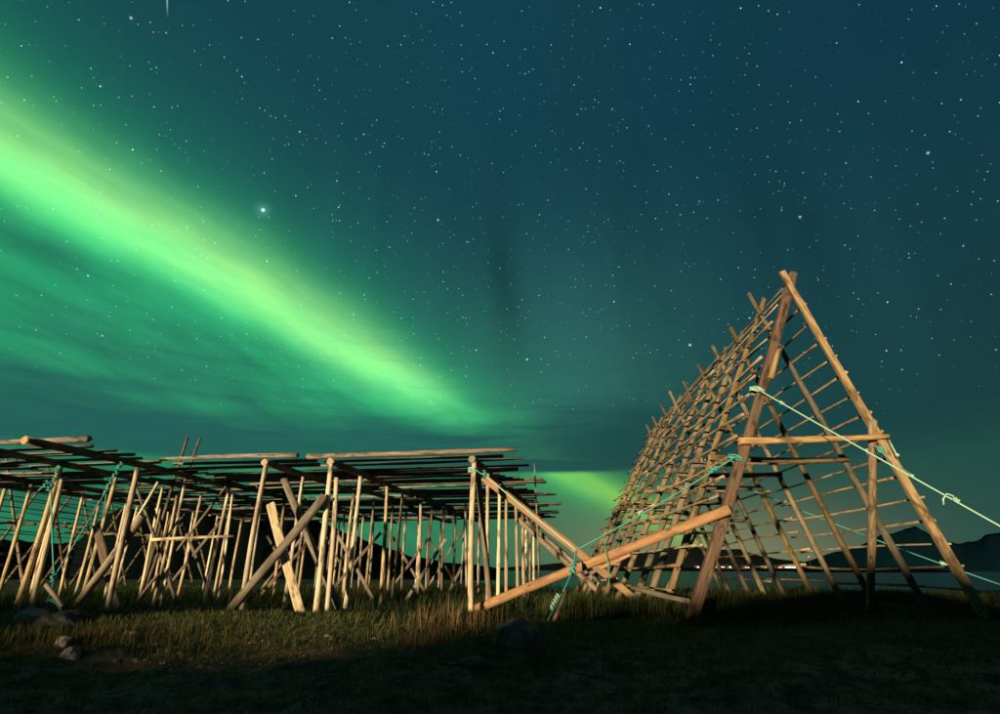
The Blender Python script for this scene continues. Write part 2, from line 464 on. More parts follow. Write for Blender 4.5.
ridge('headland', [(795, 570), (815, 567.5), (850, 566.5), (900, 567), (935, 569), (950, 571)], 900, 90, M_HEATH, 14, 0.03)
ridge('far_hill', [(480, 569), (540, 565), (600, 559), (640, 553), (668, 549), (690, 547), (715, 551), (740, 549), (760, 556), (790, 560), (830, 565), (860, 569)], 3600, 900, M_FARHILL, 8)
ridge('low_shore', [(560, 571), (620, 568.5), (660, 566.8), (700, 567.8), (760, 568.2), (800, 568.2), (840, 569), (870, 570.5)], 1500, 60, M_HEATH, 3, 0.02)
ridge('heath_hill', [(-260, 545), (-160, 540), (-60, 538), (20, 540), (75, 545), (100, 522), (130, 506), (200, 502), (270, 508), (310, 518), (345, 531), (380, 545), (410, 555), (450, 562), (500, 568)], 210, 60, M_HEATH, 6, 0.12)

# ------------------------------------------------------------------ logs, poles and timbers
def log_mesh(name, L, r0, r1, mat, sides=9, bend=0.012, rough=0.06, rings=None):
    n = rings or max(3, min(14, int(L / 0.3)))
    bx, by = rng.normal(0, bend * L, 2)
    ph = rng.random(2) * 6.28
    V = []
    lob = rng.normal(0, rough, (3, 2))
    for j in range(n + 1):
        t = j / n
        cx = bx * math.sin(math.pi * t) + 0.3 * bend * L * 0.5 * math.sin(7 * t + ph[0])
        cy = by * math.sin(math.pi * t) + 0.3 * bend * L * 0.5 * math.sin(6 * t + ph[1])
        r = r0 + (r1 - r0) * t
        r *= 1 + rng.normal(0, rough * 0.6)
        for k in range(sides):
            a = 2 * math.pi * k / sides
            rr = r * (1 + lob[0, 0] * math.cos(2 * a + lob[0, 1] * 9) + lob[1, 0] * math.cos(3 * a + 4 * t) + rng.normal(0, rough * 0.35))
            V.append((cx + rr * math.cos(a), cy + rr * math.sin(a), t * L + (rng.normal(0, r * 0.12) if j in (0, n) else 0)))
    F = []
    for j in range(n):
        for k in range(sides):
            k2 = (k + 1) % sides
            F.append((j * sides + k, j * sides + k2, (j + 1) * sides + k2, (j + 1) * sides + k))
    c0, c1 = list(range(sides))[::-1], [n * sides + k for k in range(sides)]
    me = bpy.data.meshes.new(name); me.from_pydata(V, [], F + [c0, c1])
    sm = [True] * len(F) + [False, False]; me.polygons.foreach_set('use_smooth', sm)
    me.materials.append(mat); me.materials.append(M_END)
    me.polygons[len(F)].material_index = 1; me.polygons[len(F) + 1].material_index = 1
    return me
def timber_mesh(name, L, w0, h0, w1, h1, mat, bend=0.006, n=10):
    V = []; prof = [(1, .72), (.72, 1), (-.72, 1), (-1, .72), (-1, -.72), (-.72, -1), (.72, -1), (1, -.72)]
    bx, by = rng.normal(0, bend * L, 2)
    for j in range(n + 1):
        t = j / n
        cx, cy = bx * math.sin(math.pi * t), by * math.sin(math.pi * t)
        w = (w0 + (w1 - w0) * t) / 2 * (1 + rng.normal(0, .03)); hh = (h0 + (h1 - h0) * t) / 2 * (1 + rng.normal(0, .03))
        for (a, b) in prof:
            V.append((cx + a * w + rng.normal(0, .003), cy + b * hh + rng.normal(0, .003), t * L + (rng.normal(0, .012) if j in (0, n) else 0)))
    F = []
    for j in range(n):
        for k in range(8):
            k2 = (k + 1) % 8
            F.append((j * 8 + k, j * 8 + k2, (j + 1) * 8 + k2, (j + 1) * 8 + k))
    me = bpy.data.meshes.new(name)
    me.from_pydata(V, [], F + [list(range(8))[::-1], [n * 8 + k for k in range(8)]])
    me.materials.append(mat); me.materials.append(M_END)
    me.polygons[len(F)].material_index = 1; me.polygons[len(F) + 1].material_index = 1
    return me
def between(p0, p1, roll=0.0):
    d = (p1 - p0); q = d.to_track_quat('Z', 'Y') @ Quaternion((0, 0, 1), roll)
    return Matrix.Translation(p0) @ q.to_matrix().to_4x4(), d.length
def log(name, p0, p1, r0, r1, mat, parent, **kw):
    p0, p1 = Vector(p0), Vector(p1)
    mw, L = between(p0, p1, rng.random() * 6.28)
    return link(name, log_mesh(name, L, r0, r1, mat, **kw), parent, mw)
def timber(name, p0, p1, w0, h0, mat, parent, w1=None, h1=None, roll=0.0, **kw):
    p0, p1 = Vector(p0), Vector(p1)
    L = (p1 - p0).length; zc = (p1 - p0).normalized()
    xc = zc.cross(CAM - p0).normalized()                 # the wide face looks out of the rack
    rot = Matrix((xc, zc.cross(xc), zc)).transposed().to_4x4()
    mw = Matrix.Translation(p0) @ rot @ Matrix.Rotation(roll, 4, 'Z')
    return link(name, timber_mesh(name, L, w0, h0, w1 or w0, h1 or h0, mat, **kw), parent, mw)

# ------------------------------------------------------------------ flat rack
BA = R(9.1)
U = Vector((math.sin(BA), math.cos(BA), 0)); W = Vector((math.cos(BA), -math.sin(BA), 0))
def rk(lat, lon, z=0.0): return W * lat + U * lon + Vector((0, 0, z))
def jit(a): return random.uniform(-a, a)
rack = empty('flat_drying_rack', rk(-6.5, 11.0))
tag(rack, 'flat-topped fish drying rack, pale posts carrying a deck of dark poles', 'drying rack')
HB = 3.0
lanes = {-2.38: (11.35, 27.6), -5.43: (11.1, 27.8), -6.87: (10.95, 27.2), -9.90: (8.35, 27.5), -11.50: (7.6, 27.0), -14.7: (8.0, 24.0), -16.2: (8.4, 21.0)}
# longitudinal beams in overlapping lengths
for lat, (a, b) in lanes.items():
    lon = a + (0.12 if lat > -8 else 0.0); k = 0
    while lon < b:
        e = min(b + 0.6, lon + random.uniform(5.2, 6.4))
        z = HB + (0.02 if k % 2 else -0.02)
        log('beam', rk(lat + (0.06 if k % 2 else -0.06), lon, z), rk(lat + (0.05 if k % 2 else -0.05) + jit(.05), e, z + jit(.03)), 0.078, 0.062, M_POLE, rack, sides=9, bend=0.004)
        lon = e - 0.5; k += 1
# posts
firsts = {-2.38: 11.55, -5.43: 11.2, -6.87: 11.05, -9.90: 11.0, -11.50: 10.6, -14.7: 9.8, -16.2: 10.2}
for lat, f in firsts.items():
    k = 0; lon = f
    while lon < lanes[lat][1]:
        la = lat + jit(0.05); tilt = jit(0.10); r = random.uniform(0.038, 0.052) if lat < -3 else random.uniform(0.044, 0.056)
        if k == 0: la = lat; tilt = 0.03; r = 0.060
        b = rk(la + tilt * 0.8 - 0.03, lon + jit(0.1), 0); b.z = gz(b.x, b.y) - 0.22
        log('post', b, rk(la + jit(.02), lon, HB - 0.06 + jit(.03)), r * 1.05, r * 0.9, M_POST, rack, sides=9, bend=0.006)
        if k < 3 and ((lat < -8 and random.random() < 0.45) or random.random() < 0.08):      # a second pole lashed alongside
            o = 0.15 if random.random() < .6 else -0.15
            b2 = rk(la + o + jit(.06), lon + jit(0.08), 0); b2.z = gz(b2.x, b2.y) - 0.2
            log('post', b2, rk(la + o * 0.9, lon, HB - random.uniform(0.08, 0.5)), r * 0.95, r * 0.8, M_POST, rack, sides=8, bend=0.006)
        k += 1; lon += 1.62 + jit(0.10)
# intermediate lighter props under the deck
for _ in range(4):
    lat = random.choice([-4.0, -8.4, -8.0, -10.7, -12.8, -13.4]) + jit(.5); lon = random.uniform(14.5, 26)
    b = rk(lat + jit(.2), lon, 0); b.z = gz(b.x, b.y) - 0.15
    log('post', b, rk(lat, lon, HB - random.uniform(-0.1, .3)), 0.045, 0.035, M_POST, rack, sides=7, bend=0.008)
# cross poles: the deck
def deck_pole(l0, l1, lon, z=None, r=None):
    z = HB + 0.085 + 0.045 + jit(0.025) if z is None else z
    r = r or random.uniform(0.034, 0.05)
    if random.random() < .5: r0, r1 = r, r * .72
    else: r0, r1 = r * .72, r
    log('drying_pole', rk(l0, lon + jit(.06), z + jit(.02)), rk(l1, lon + jit(.06), z + jit(.02)), r0, r1, M_POLE, rack, sides=8, bend=0.005, rings=8)
deck_pole(-6.12, -1.5, 11.42, HB + 0.14, 0.062)
deck_pole(-9.62, -6.22, 11.22, HB + 0.14, 0.06)
deck_pole(-13.5, -9.3, 9.0, HB + 0.135, 0.06)
deck_pole(-9.70, -6.05, 11.75)
deck_pole(-6.0, -1.85, 11.95)
sections = [(-17.2, -13.2), (-13.6, -9.75), (-9.95, -6.1), (-6.25, -1.75)]
for si, (a, b) in enumerate(sections):
    lon = (9.6, 9.75, 12.25, 12.5)[si]
    while lon < 27.6:
        if si == 3: right_end = -1.75 + 0.45 * math.sin(lon * 2.1) + jit(0.25)
        else: right_end = b + jit(.25)
        if random.random() > 0.06: deck_pole(a + jit(.25), right_end, lon)
        lon += random.choice([0.28, 0.34, 0.36, 0.42, 0.62]) if si >= 2 else random.choice([0.3, 0.4, 0.5, 0.8])
# X braces between paired lanes, then single braces as seen
def gp(lat, lon, dz=-0.05):
    p = rk(lat, lon); p.z = gz(p.x, p.y) + dz; return p
log('brace', gp(-7.15, 10.88), rk(-5.42, 11.02, 2.22), 0.075, 0.09, M_BRACE, rack, bend=0.006, sides=11)
timber('brace', gp(-5.75, 11.25), rk(-6.72, 11.2, 2.1), 0.17, 0.06, M_POST, rack)
log('brace', gp(-5.4, 12.3), rk(-6.95, 12.0, 2.75), 0.08, 0.08, M_BRACE, rack, bend=0.006)
log('brace', gp(-11.0, 11.3), rk(-9.65, 11.15, 1.9), 0.075, 0.085, M_BRACE, rack, bend=0.006, sides=11)
timber('brace', gp(-10.05, 11.5), rk(-11.05, 11.45, 1.75), 0.15, 0.06, M_BRACE, rack, roll=0.1)
log('brace', rk(-9.55, 11.4, 1.42), rk(-8.05, 12.1, 1.52), 0.035, 0.03, M_POST, rack)
log('brace', rk(-10.75, 11.7, 1.0), rk(-9.85, 11.6, 2.7), 0.035, 0.03, M_POST, rack, sides=7)
log('brace', gp(-10.6, 12.5), rk(-9.0, 12.9, 2.75), 0.035, 0.03, M_BRACE, rack, sides=7)
for lon in (14.3, 19.0, 23.6):
    for (a, b) in ((-6.87, -5.43), (-11.5, -9.9)):
        z = random.uniform(1.7, 2.5)
        timber('brace', gp(a, lon), rk(b, lon + .1, z), 0.075, 0.05, M_BRACE, rack, roll=jit(.3))
        timber('brace', gp(b, lon + .2), rk(a, lon + .25, z + jit(.3)), 0.075, 0.05, M_BRACE, rack, roll=jit(.3))
for lon in (16.2, 21.1):
    timber('brace', gp(-5.3, lon), rk(-4.2, lon + .15, 1.9 + jit(.3)), 0.09, 0.05, M_BRACE, rack)
    timber('brace', gp(-9.8, lon), rk(-8.3, lon + .15, 2.0 + jit(.3)), 0.09, 0.05, M_BRACE, rack)
log('brace', gp(-2.2, 12.6), rk(-2.34, 11.7, 2.75), 0.06, 0.055, M_BRACE, rack)
# raking props at the right-hand side
p_top = at_y(484, 478, 12.75)
p_bot = at_y(648, 606, 14.0); p_bot.z = gz(p_bot.x, p_bot.y) - 0.05
timber('raking_prop', p_bot, p_top, 0.16, 0.15, M_LOG, rack, w1=0.17, h1=0.16)
for (lon, dl, z) in ((18.1, 2.7, 2.3), (19.7, 2.9, 2.4), (21.4, 2.8, 2.3)):
    b = rk(-2.3 + dl, lon + .3); b.z = gz(b.x, b.y) - .1
    log('raking_prop', b, rk(-2.32, lon, z), 0.09, 0.08, M_BRACE, rack)
# thin stake standing on the deck edge and a cable along the left-hand posts
log('post', rk(-1.35, 14.6, -0.2), rk(-1.42, 14.6, 3.42), 0.03, 0.018, M_BRACE, rack, sides=6)

# loose poles leaning up through the deck
for i, (a, b, Y, lab) in enumerate((((163, 520), (188, 436), 15.5, 'thin bare pole leaning up through the rack deck, left of the leaning pair'),
                                ((170, 520), (200, 438), 15.9, 'thicker bare pole leaning up through the rack deck, right of the leaning pair'),
                                ((148, 520), (130, 471), 15.2, 'short bare pole leaning leftward under the rack deck by the roped posts'))):
    p, q = at_y(*a, Y), at_y(*b, Y + 0.1)
    d = (q - p) / (q.z - p.z)
    g = p - d * p.z; g.z = gz(g.x, g.y) - 0.05
    tag(log('leaning_pole', g, q, 0.05, 0.035, M_POLE, None, sides=8, bend=0.004), lab, 'pole', 'poles leaning through the flat rack')

# ------------------------------------------------------------------ A-frame racks
def a_frame(name, origin, a, nfr, sp, apex, hh, rb, lspl, fine=True):
    rd = Vector((math.sin(a), math.cos(a), 0)); ac = Vector((math.cos(a), -math.sin(a), 0))
    root = empty(name, origin + ac * apex)
    def P(c, l, z): return origin + ac * c + rd * l + Vector((0, 0, z))
    tips = []
    for k in range(nfr):
        l = k * sp + (jit(.12) if k else 0)
        lb = -lspl * k / max(1, nfr - 1) + (jit(.1) if k else 0); ax = apex + (jit(.06) if k else 0); H = hh + (jit(.06) if k else 0.0)
        rbk = rb + (jit(.12) if k else 0)
        ext_l = 0.045 + 0.02 * random.random() + (0.02 if k else 0); ext_r = 0.05 + 0.02 * random.random() + (0.025 if k else 0)
        g0 = P(lb, l, 0); g0.z = gz(g0.x, g0.y) - 0.2
        g1 = P(rbk, l, 0); g1.z = gz(g1.x, g1.y) - 0.2
        top = P(ax, l, H)
        tl = top + (top - g0) * ext_l + rd * 0.07; tr = top + (top - g1) * ext_r - rd * 0.07
        if k == 0 and fine:
            timber('leg', g0, tl, 0.185, 0.15, M_RED, root, w1=0.145, h1=0.13, roll=0.25, n=16)
            timber('leg', g1, tr, 0.13, 0.13, M_AFR, root, w1=0.105, h1=0.10, roll=0.5, n=16)
        else:
            log('leg', g0, tl, 0.074, 0.05, M_AMOSS, root, bend=0.003)
            log('leg', g1, tr, 0.070, 0.048, M_AMOSS, root, bend=0.003)
        tips.append((lb, rbk, ax, l, H))
        # tie beams
        if k < nfr:
            tz = 2.86 + (jit(.12) if k else 0)
            f = tz / H
            cl, cr = lb + (ax - lb) * f, rbk + (ax - rbk) * f
            log('tie_beam', P(cl - .08, l - .12, tz), P(cr + .03, l - .12, tz + (0.06 if k == 0 else jit(.06))), 0.062, 0.055, M_AFR if k == 0 else M_AMOSS, root, sides=8)
            if k in (3, 4, 5, 7) and fine:
                tz = 1.95 + jit(.3); f = tz / H
                log('tie_beam', P(lb + (ax - lb) * f - .2, l + .1, tz), P(rbk + (ax - rbk) * f - random.uniform(.5, 1.6), l + .1, tz), 0.05, 0.04, M_AMOSS, root, sides=8)
    # rails up each face, laid in overlapping lengths on the outside of the legs
    nr = 16 if fine else 11
    Ltot = (nfr - 1) * sp
    def face(side):
        for i in range(nr):
            z = 0.50 + (hh + 0.06 - 0.50) * i / (nr - 1)
            f = z / hh
            l = 0.06 if side < 0 else 0.05 - random.random() * .08
            if side < 0 and i < 3: l = random.choice([0.06, 0.9, 0.06])
            step = 0
            while l < Ltot:
                e = min(Ltot + random.uniform(.25, .8), l + random.uniform(4.2, 5.8))
                def on(lq, zz):
                    t = lq / Ltot
                    if side < 0: c = (-lspl * t) + (apex + lspl * t) * (zz / hh) - 0.115
                    else: c = rb + (apex - rb) * (zz / hh) + 0.105
                    return P(c, lq, zz)
                z0, z1 = z + jit(.035), z + jit(.035)
                if step % 2: z0 += 0.07; z1 += 0.03
                r = random.uniform(.023, .031)
                ra, rb_ = (r, r * .6) if random.random() < .5 else (r * .6, r)
                log('rail', on(l, z0), on(e, z1), ra, rb_, M_AFR if fine else M_POLE, root, sides=7, bend=0.005, rings=10)
                if e > Ltot: break
                l = e - random.uniform(.3, .6); step += 1
    face(-1); face(1)
    return root, P
OA = Vector((2.88, 9.58, 0))
afr, PA = a_frame('a_frame_drying_rack', OA, R(2.5), 10, 1.4, 2.66, 5.82, 4.66, 0.72)
tag(afr, 'tall A-frame drying rack, brown legs crossed at the ridge and latticed with rails', 'drying rack')
# upright post, splice and other pieces of the front frame
g = at_y(866, 605, 12.3); g.z = gz(g.x, g.y) - .2
up0, up1 = g, PA(3.50, -0.16, 3.18)
log('upright_post', g, PA(3.50, -0.16, 3.18), 0.075, 0.062, M_AFR, afr, sides=9)
log('upright_post', PA(1.97, -0.06, 4.0), PA(2.21, -.06, 4.55), 0.05, 0.045, M_AFR, afr, sides=8)
# the long brace log lying from the turf up to the front leg
b0 = at_y(472, 612, 12.3); b0.z = gz(b0.x, b0.y) + 0.04
b1 = at_y(730, 509, 9.30)
log('brace_log', b0, b1, 0.085, 0.080, M_LOG, afr, sides=12, bend=0.004)
cl0 = b0.lerp(b1, 0.55); cl1 = b0.lerp(b1, 0.66)
timber('cleat', cl0 + Vector((-.02, -.06, -.13)), cl1 + Vector((0, -.08, -.10)), 0.06, 0.05, M_LOG, afr)
timber('cleat', b0.lerp(b1, 0.47) + Vector((.05, .05, -.16)), b0.lerp(b1, 0.565) + Vector((0, 0, -.13)), 0.05, 0.04, M_LOG, afr)
# fallen rails at the foot of the lattice
log('rail', PA(-.55, 1.3, 0.50), PA(0.10, 0.02, 0.34), 0.04, 0.035, M_BRACE, afr)
log('rail', PA(0.15, 2.2, 0.25), PA(0.9, 2.0, 1.45), 0.035, 0.03, M_LOG, afr)

M_WIRE = rope_mat('lashing_wire', (0.05, 0.045, 0.04), (0.11, 0.095, 0.08))
afr2, _ = a_frame('a_frame_drying_rack', Vector((-25.6, 24.0, 0)), R(0.5), 9, 2.3, 2.6, 5.35, 5.0, 0.2, fine=False)
tag(afr2, 'distant A-frame drying rack half hidden behind the left end of the flat rack', 'drying rack')

# ------------------------------------------------------------------ ropes
def tube_pts(pts, r, sides=6, twist=True):
    V, F = [], []
    n = len(pts)
    for j, p in enumerate(pts):
        p = Vector(p)
        t = (Vector(pts[min(j + 1, n - 1)]) - Vector(pts[max(j - 1, 0)])).normalized()
        a = t.cross(Vector((0.13, 0.27, 1))).normalized(); b = t.cross(a)
        for k in range(sides):
            an_ = 2 * math.pi * k / sides + (j * 0.9 if twist else 0)
            rr = r * (1 + (0.22 if twist and k % 2 else 0))
            V.append(p + a * rr * math.cos(an_) + b * rr * math.sin(an_))
        if j:
            for k in range(sides):
                k2 = (k + 1) % sides
                F.append(((j - 1) * sides + k, (j - 1) * sides + k2, j * sides + k2, j * sides + k))
    F.append(list(range(sides))[::-1]); F.append([(n - 1) * sides + k for k in range(sides)])
    return V, F
def rope_part(name, pts, r, mat, root, twist=False):
    pts = [Vector(p) for p in pts]
    V, F = tube_pts([p - root.location for p in pts], r, 6, twist)
    me = bpy.data.meshes.new(name); me.from_pydata([tuple(v) for v in V], [], F); me.materials.append(mat)
    me.polygons.foreach_set('use_smooth', [True] * len(F))
    o = link(name, me); o.parent = root; return o
def sag(a, b, s, n=24):
    a, b = Vector(a), Vector(b)
    return [a.lerp(b, i / n) - Vector((0, 0, s * 4 * (i / n) * (1 - i / n))) for i in range(n + 1)]
def knot(c, size, r, mat, root, seed, ax=Vector((0, 0, 1)), turns=4, name='knot'):
    rr = random.Random(seed); c = Vector(c); ax = Vector(ax).normalized()
    u = ax.cross(Vector((0.3, 1, 0.2))).normalized(); v = ax.cross(u)
    n = 14 * turns; P_ = []
    for i in range(n + 1):
        t = i / n; an_ = t * turns * 6.283
        ra = size * (0.5 + 0.35 * math.sin(3.3 * an_ / 2 + rr.random() * .4))
        P_.append(c + u * ra * math.cos(an_) + v * ra * math.sin(an_) + ax * size * 1.3 * (math.sin(an_ * 0.37 + rr.random() * .3) + (t - .5)))
    return rope_part(name, P_, r, mat, root)
def wrap(c, rad, r, mat, root, turns=3, pitch=0.035, ax=Vector((0, 0, 1))):
    c = Vector(c); ax = Vector(ax).normalized(); u = ax.cross(Vector((0.3, 1, 0.2))).normalized(); v = ax.cross(u)
    n = 16 * turns
    return rope_part('lashing', [c + (u * math.cos(i / 16 * 6.283) + v * math.sin(i / 16 * 6.283)) * rad + ax * (pitch * i / 16 + 0.01 * math.sin(i * 1.3)) for i in range(n + 1)], r, mat, root)

def leg_wrap(z, r, mat, root, turns, pitch=0.03):
    ax = PA(2.66, 0, 5.82) - PA(0, 0, 0)
    return wrap(PA(2.66 * z / 5.82, 0.02, z), 0.128, r, mat, root, turns, pitch, ax)
for k in range(10):                       # lashings at the ridge crossings and a few rail joints
    wrap(PA(2.66, k * 1.4, 5.74), 0.12 if k == 0 else 0.095, 0.010, M_WIRE, afr, 4, 0.022, Vector((0, 1, .15)))
for (z, k) in ((1.5, 0), (2.86, 0), (3.8, 0), (2.1, 1), (3.4, 1), (4.3, 1), (2.9, 2), (4.6, 2), (1.6, 2), (3.7, 3)):
    wrap(PA(2.66 * z / 5.82, k * 1.4 + .02, z - .03), 0.125 if k == 0 else 0.085, 0.008, M_WIRE, afr, 3, 0.022, PA(2.66, 0, 5.82) - PA(0, 0, 0))
# 1: bright rope from the front leg to the lower right
ra = PA(1.95, -0.22, 4.70); rbp = at_y(757, 389, 9.38)
end = at_y(1000, 524, 7.2); far_end = end + (end - rbp) * 0.9
rt = empty('guy_rope', rbp); tag(rt, 'pale green guy rope stretched from the front leg out past the right edge', 'rope')
rope_part('line', sag(rbp, far_end, 0.03), 0.0105, M_ROPE_P, rt)
kp = rbp.lerp(end, 0.14)
knot(kp, 0.028, 0.009, M_ROPE_P, rt, 1, end - rbp, 5)
rope_part('line', sag(rbp + Vector((.08, .12, .0)), kp, 0.01, 8), 0.011, M_ROPE_T, rt)
leg_wrap(rbp.z - .04, 0.012, M_ROPE_P, rt, 3)
kq = rbp.lerp(end, 0.865)
knot(kq, 0.028, 0.009, M_ROPE_P, rt, 2, end - rbp, 5)
rope_part('rope_tail', [kq, kq + Vector((-.05, -.02, .05)), kq + Vector((-.13, -.03, .07)), kq + Vector((-.19, -.03, .0)), kq + Vector((-.20, -.03, -.07))], 0.011, M_ROPE_P, rt)
# 2: second rope from the upright post
r2a = at_y(874, 444, 9.30); join = rbp.lerp(end, 0.72)
rt2 = empty('guy_rope', r2a); tag(rt2, 'thin teal-knotted rope from the right front leg joining the bright guy rope', 'rope')
rope_part('line', sag(r2a, join, 0.05, 14), 0.010, M_ROPE_P, rt2)
knot(r2a.lerp(join, 0.2) + Vector((0, 0, .0)), 0.05, 0.013, M_ROPE_T, rt2, 4, join - r2a, 6)
wrap(up0.lerp(up1, 0.855), 0.075, 0.011, M_ROPE_P, rt2, 3)
rope_part('line', [at_y(889, 440, 9.22), at_y(893, 448, 9.15), at_y(897, 456, 9.1)], 0.012, M_ROPE_P, rt2)
# 3: rope from the flat rack to the front leg, with the hanging turnbuckle toggle
s0 = rk(-2.42, 11.46, 2.78)
vtx = at_y(576, 550, 10.6)
s2 = at_y(735, 457, 9.36)
rt3 = empty('guy_rope', vtx); tag(rt3, 'pale rope dipping in a V between flat rack and A-frame', 'rope')
wrap(s0 + Vector((0.0, 0.09, -.06)), 0.085, 0.013, M_ROPE_P, rt3, 3)
s1 = at_y(485, 475, 11.35)
rope_part('line', sag(s0 + Vector((0.05, 0, 0)), s1, 0.02, 8), 0.012, M_ROPE_T, rt3)
knot(s1, 0.05, 0.012, M_ROPE_T, rt3, 12, Vector((0, 0, 1)), 4)
rope_part('line', sag(s1, vtx, 0.01), 0.012, M_ROPE_P, rt3)
rope_part('line', sag(vtx, s2, 0.04), 0.012, M_ROPE_T, rt3)
knot(vtx.lerp(s2, 0.87), 0.05, 0.013, M_ROPE_T, rt3, 5, s2 - vtx, 6)
knot(vtx.lerp(s2, 0.42), 0.03, 0.010, M_ROPE_P, rt3, 6, s2 - vtx, 5)
leg_wrap(s2.z - .04, 0.012, M_ROPE_T, rt3, 3)
dang = vtx.lerp(s2, 0.18)
rope_part('rope_tail', [dang, dang + Vector((.02, 0, -.3)), dang + Vector((.06, .0, -.55)), dang + Vector((.05, 0, -.8))], 0.009, M_ROPE_T, rt3)
v1 = at_y(573, 569, 10.3); v2 = at_y(563, 592, 9.9); v3 = at_y(548, 634, 9.4)
v3.z = max(v3.z, gz(v3.x, v3.y) + 0.03)
rt4 = empty('tether_rope', vtx); tag(rt4, 'dark teal tether with wooden toggle hanging below the V of rope', 'rope')
rope_part('line', sag(vtx - Vector((0, 0, .03)), v1, 0.0, 6), 0.018, M_ROPE_T, rt4)
knot(v1, 0.06, 0.015, M_ROPE_T, rt4, 7, Vector((.2, 0, 1)), 7)
rope_part('line', sag(v1, v2, 0.01, 8), 0.013, M_ROPE_T, rt4)
rope_part('line', sag(v2, v3, -0.0, 10), 0.011, M_ROPE_T, rt4)
tg0, tg1 = at_y(567, 591, 9.80), at_y(554, 621, 9.45)
log('toggle', tg0, tg1, 0.032, 0.03, M_AFR, rt4, sides=8, bend=0.002)
for i in range(5): knot(v2.lerp(v3, 0.15 + 0.1 * i) + Vector((-.05, -.03, 0)), 0.028, 0.009, M_ROPE_P, rt4, 20 + i, Vector((-.3, 0, 1)), 3)
# 4: far rope on the right side of the A-frame
f0 = PA(3.55, 7.0, 2.75); f0 = at_y(752, 490, 16.6); f1 = at_y(1000, 581, 14.6)
rt5 = empty('guy_rope', f0); tag(rt5, 'thin far teal rope running down behind the A-frame legs to the right', 'rope')
f2 = f1 + (f1 - f0) * 0.30
rope_part('line', sag(f0, f2, 0.12), 0.014, M_ROPE_T, rt5)
knot(f0.lerp(f1, 0.80) - Vector((0, 0, .09)), 0.05, 0.012, M_ROPE_P, rt5, 9, f1 - f0, 6)
# 5: two ropes at the left gathered on an anchor block
a1 = at_z(56, 466, 3.02); a1 = at_y(57, 466, 10.9 * 0.985); b1_ = at_y(120, 464, 11.2)
ja = at_y(54, 577, 9.9)
anc = at_y(61, 610, 9.6)
rt6 = empty('anchor_rope', ja); tag(rt6, 'teal rope pair tying two left-hand post tops down to the dark block', 'rope')
k1 = at_y(51, 487, 10.75)
rope_part('line', [a1, at_y(58, 474, 10.75), at_y(55, 481, 10.72), k1], 0.013, M_ROPE_T, rt6)
for i, (px, py) in enumerate(((58, 470), (55, 479), (50, 488), (46, 485))): knot(at_y(px, py, 10.72), 0.045, 0.012, M_ROPE_T, rt6, 30 + i, Vector((.4, 0, 1)), 4)
rope_part('rope_tail', [k1, at_y(44, 486, 10.7), at_y(38, 491, 10.68)], 0.014, M_ROPE_T, rt6)
rope_part('line', sag(k1, ja, 0.02), 0.013, M_ROPE_T, rt6)
k2 = at_y(110, 484, 11.0)
rope_part('line', [b1_, at_y(117, 472, 11.05), k2], 0.015, M_ROPE_T, rt6)
for i, (px, py) in enumerate(((120, 466), (115, 475), (109, 485), (106, 492))): knot(at_y(px, py, 11.0), 0.042, 0.012, M_ROPE_T, rt6, 40 + i, Vector((.5, 0, 1)), 4)
rope_part('line', sag(k2, ja, 0.04), 0.012, M_ROPE_T, rt6)
rope_part('rope_tail', [at_y(107, 490, 11.0), at_y(105, 505, 11.0), at_y(103, 517, 11.0)], 0.012, M_ROPE_T, rt6)
knot(ja, 0.05, 0.016, M_ROPE_T, rt6, 50, Vector((0, 0, 1)), 5)
rope_part('line', [ja, at_y(52, 590, 9.75), at_y(48, 600, 9.68), at_y(56, 603, 9.6), anc], 0.016, M_ROPE_T, rt6)
rope_part('line', [at_y(46, 602, 9.66), at_y(52, 599, 9.62), at_y(60, 607, 9.55), at_y(62, 613, 9.5)], 0.016, M_ROPE_T, rt6)
log('toggle', at_y(46, 585, 9.6), at_y(63, 607, 9.5), 0.035, 0.032, M_POST, rt6, sides=8, bend=0.002)

# ------------------------------------------------------------------ rocks
def rock(name, c, sx_, sy_, sz_, mat, seed, label, cat='rock', group=None, flat=0.25, sub=3):
    import bmesh
    bm = bmesh.new(); bmesh.ops.create_icosphere(bm, subdivisions=sub, radius=1)
    rr = random.Random(seed)
    planes = [Vector((rr.gauss(0, 1), rr.gauss(0, 1), rr.gauss(0, 1) * .8)).normalized() for _ in range(9)]
    ds = [rr.uniform(.62, .9) for _ in planes]
    for v in bm.verts:
        co = v.co.copy()
        for n_, d_ in zip(planes, ds):
            e = co.dot(n_) - d_
            if e > 0: co -= n_ * e * 0.9
        co += co.normalized() * float(fbm(np.array([co.x * 2.2 + seed]), np.array([co.y * 2.2 + co.z * 1.7]), seed, 4)[0]) * .38
        v.co = Vector((co.x * sx_, co.y * sy_, co.z * sz_))
    me = bpy.data.meshes.new(name); bm.to_mesh(me); bm.free(); me.materials.append(mat)
    o = link(name, me); o.location = (c[0], c[1], gz(c[0], c[1]) + sz_ * flat)
    o.rotation_euler = (0, 0, rr.random() * 6)
    return tag(o, label, cat, group)
def on_ground(px, py):
    d = pxdir(px, py); t = 3.0
    while t < 60:
        p = CAM + d * t
        if p.z <= gz(p.x, p.y): return p
        t += 0.05
    return CAM + d * 20
p = on_ground(517, 648); rock('boulder', (p.x, p.y + .25), .33, .28, .27, M_ROCK, 3, 'reddish boulder in dark grass below the long brace log', flat=.1, sub=4)
p = on_ground(50, 626); rock('anchor_block', (p.x, p.y + .2), .55, .36, .20, M_ROCKD, 5, 'black anchor boulder under the roped toggle at far left', 'boulder', flat=.15, sub=4)
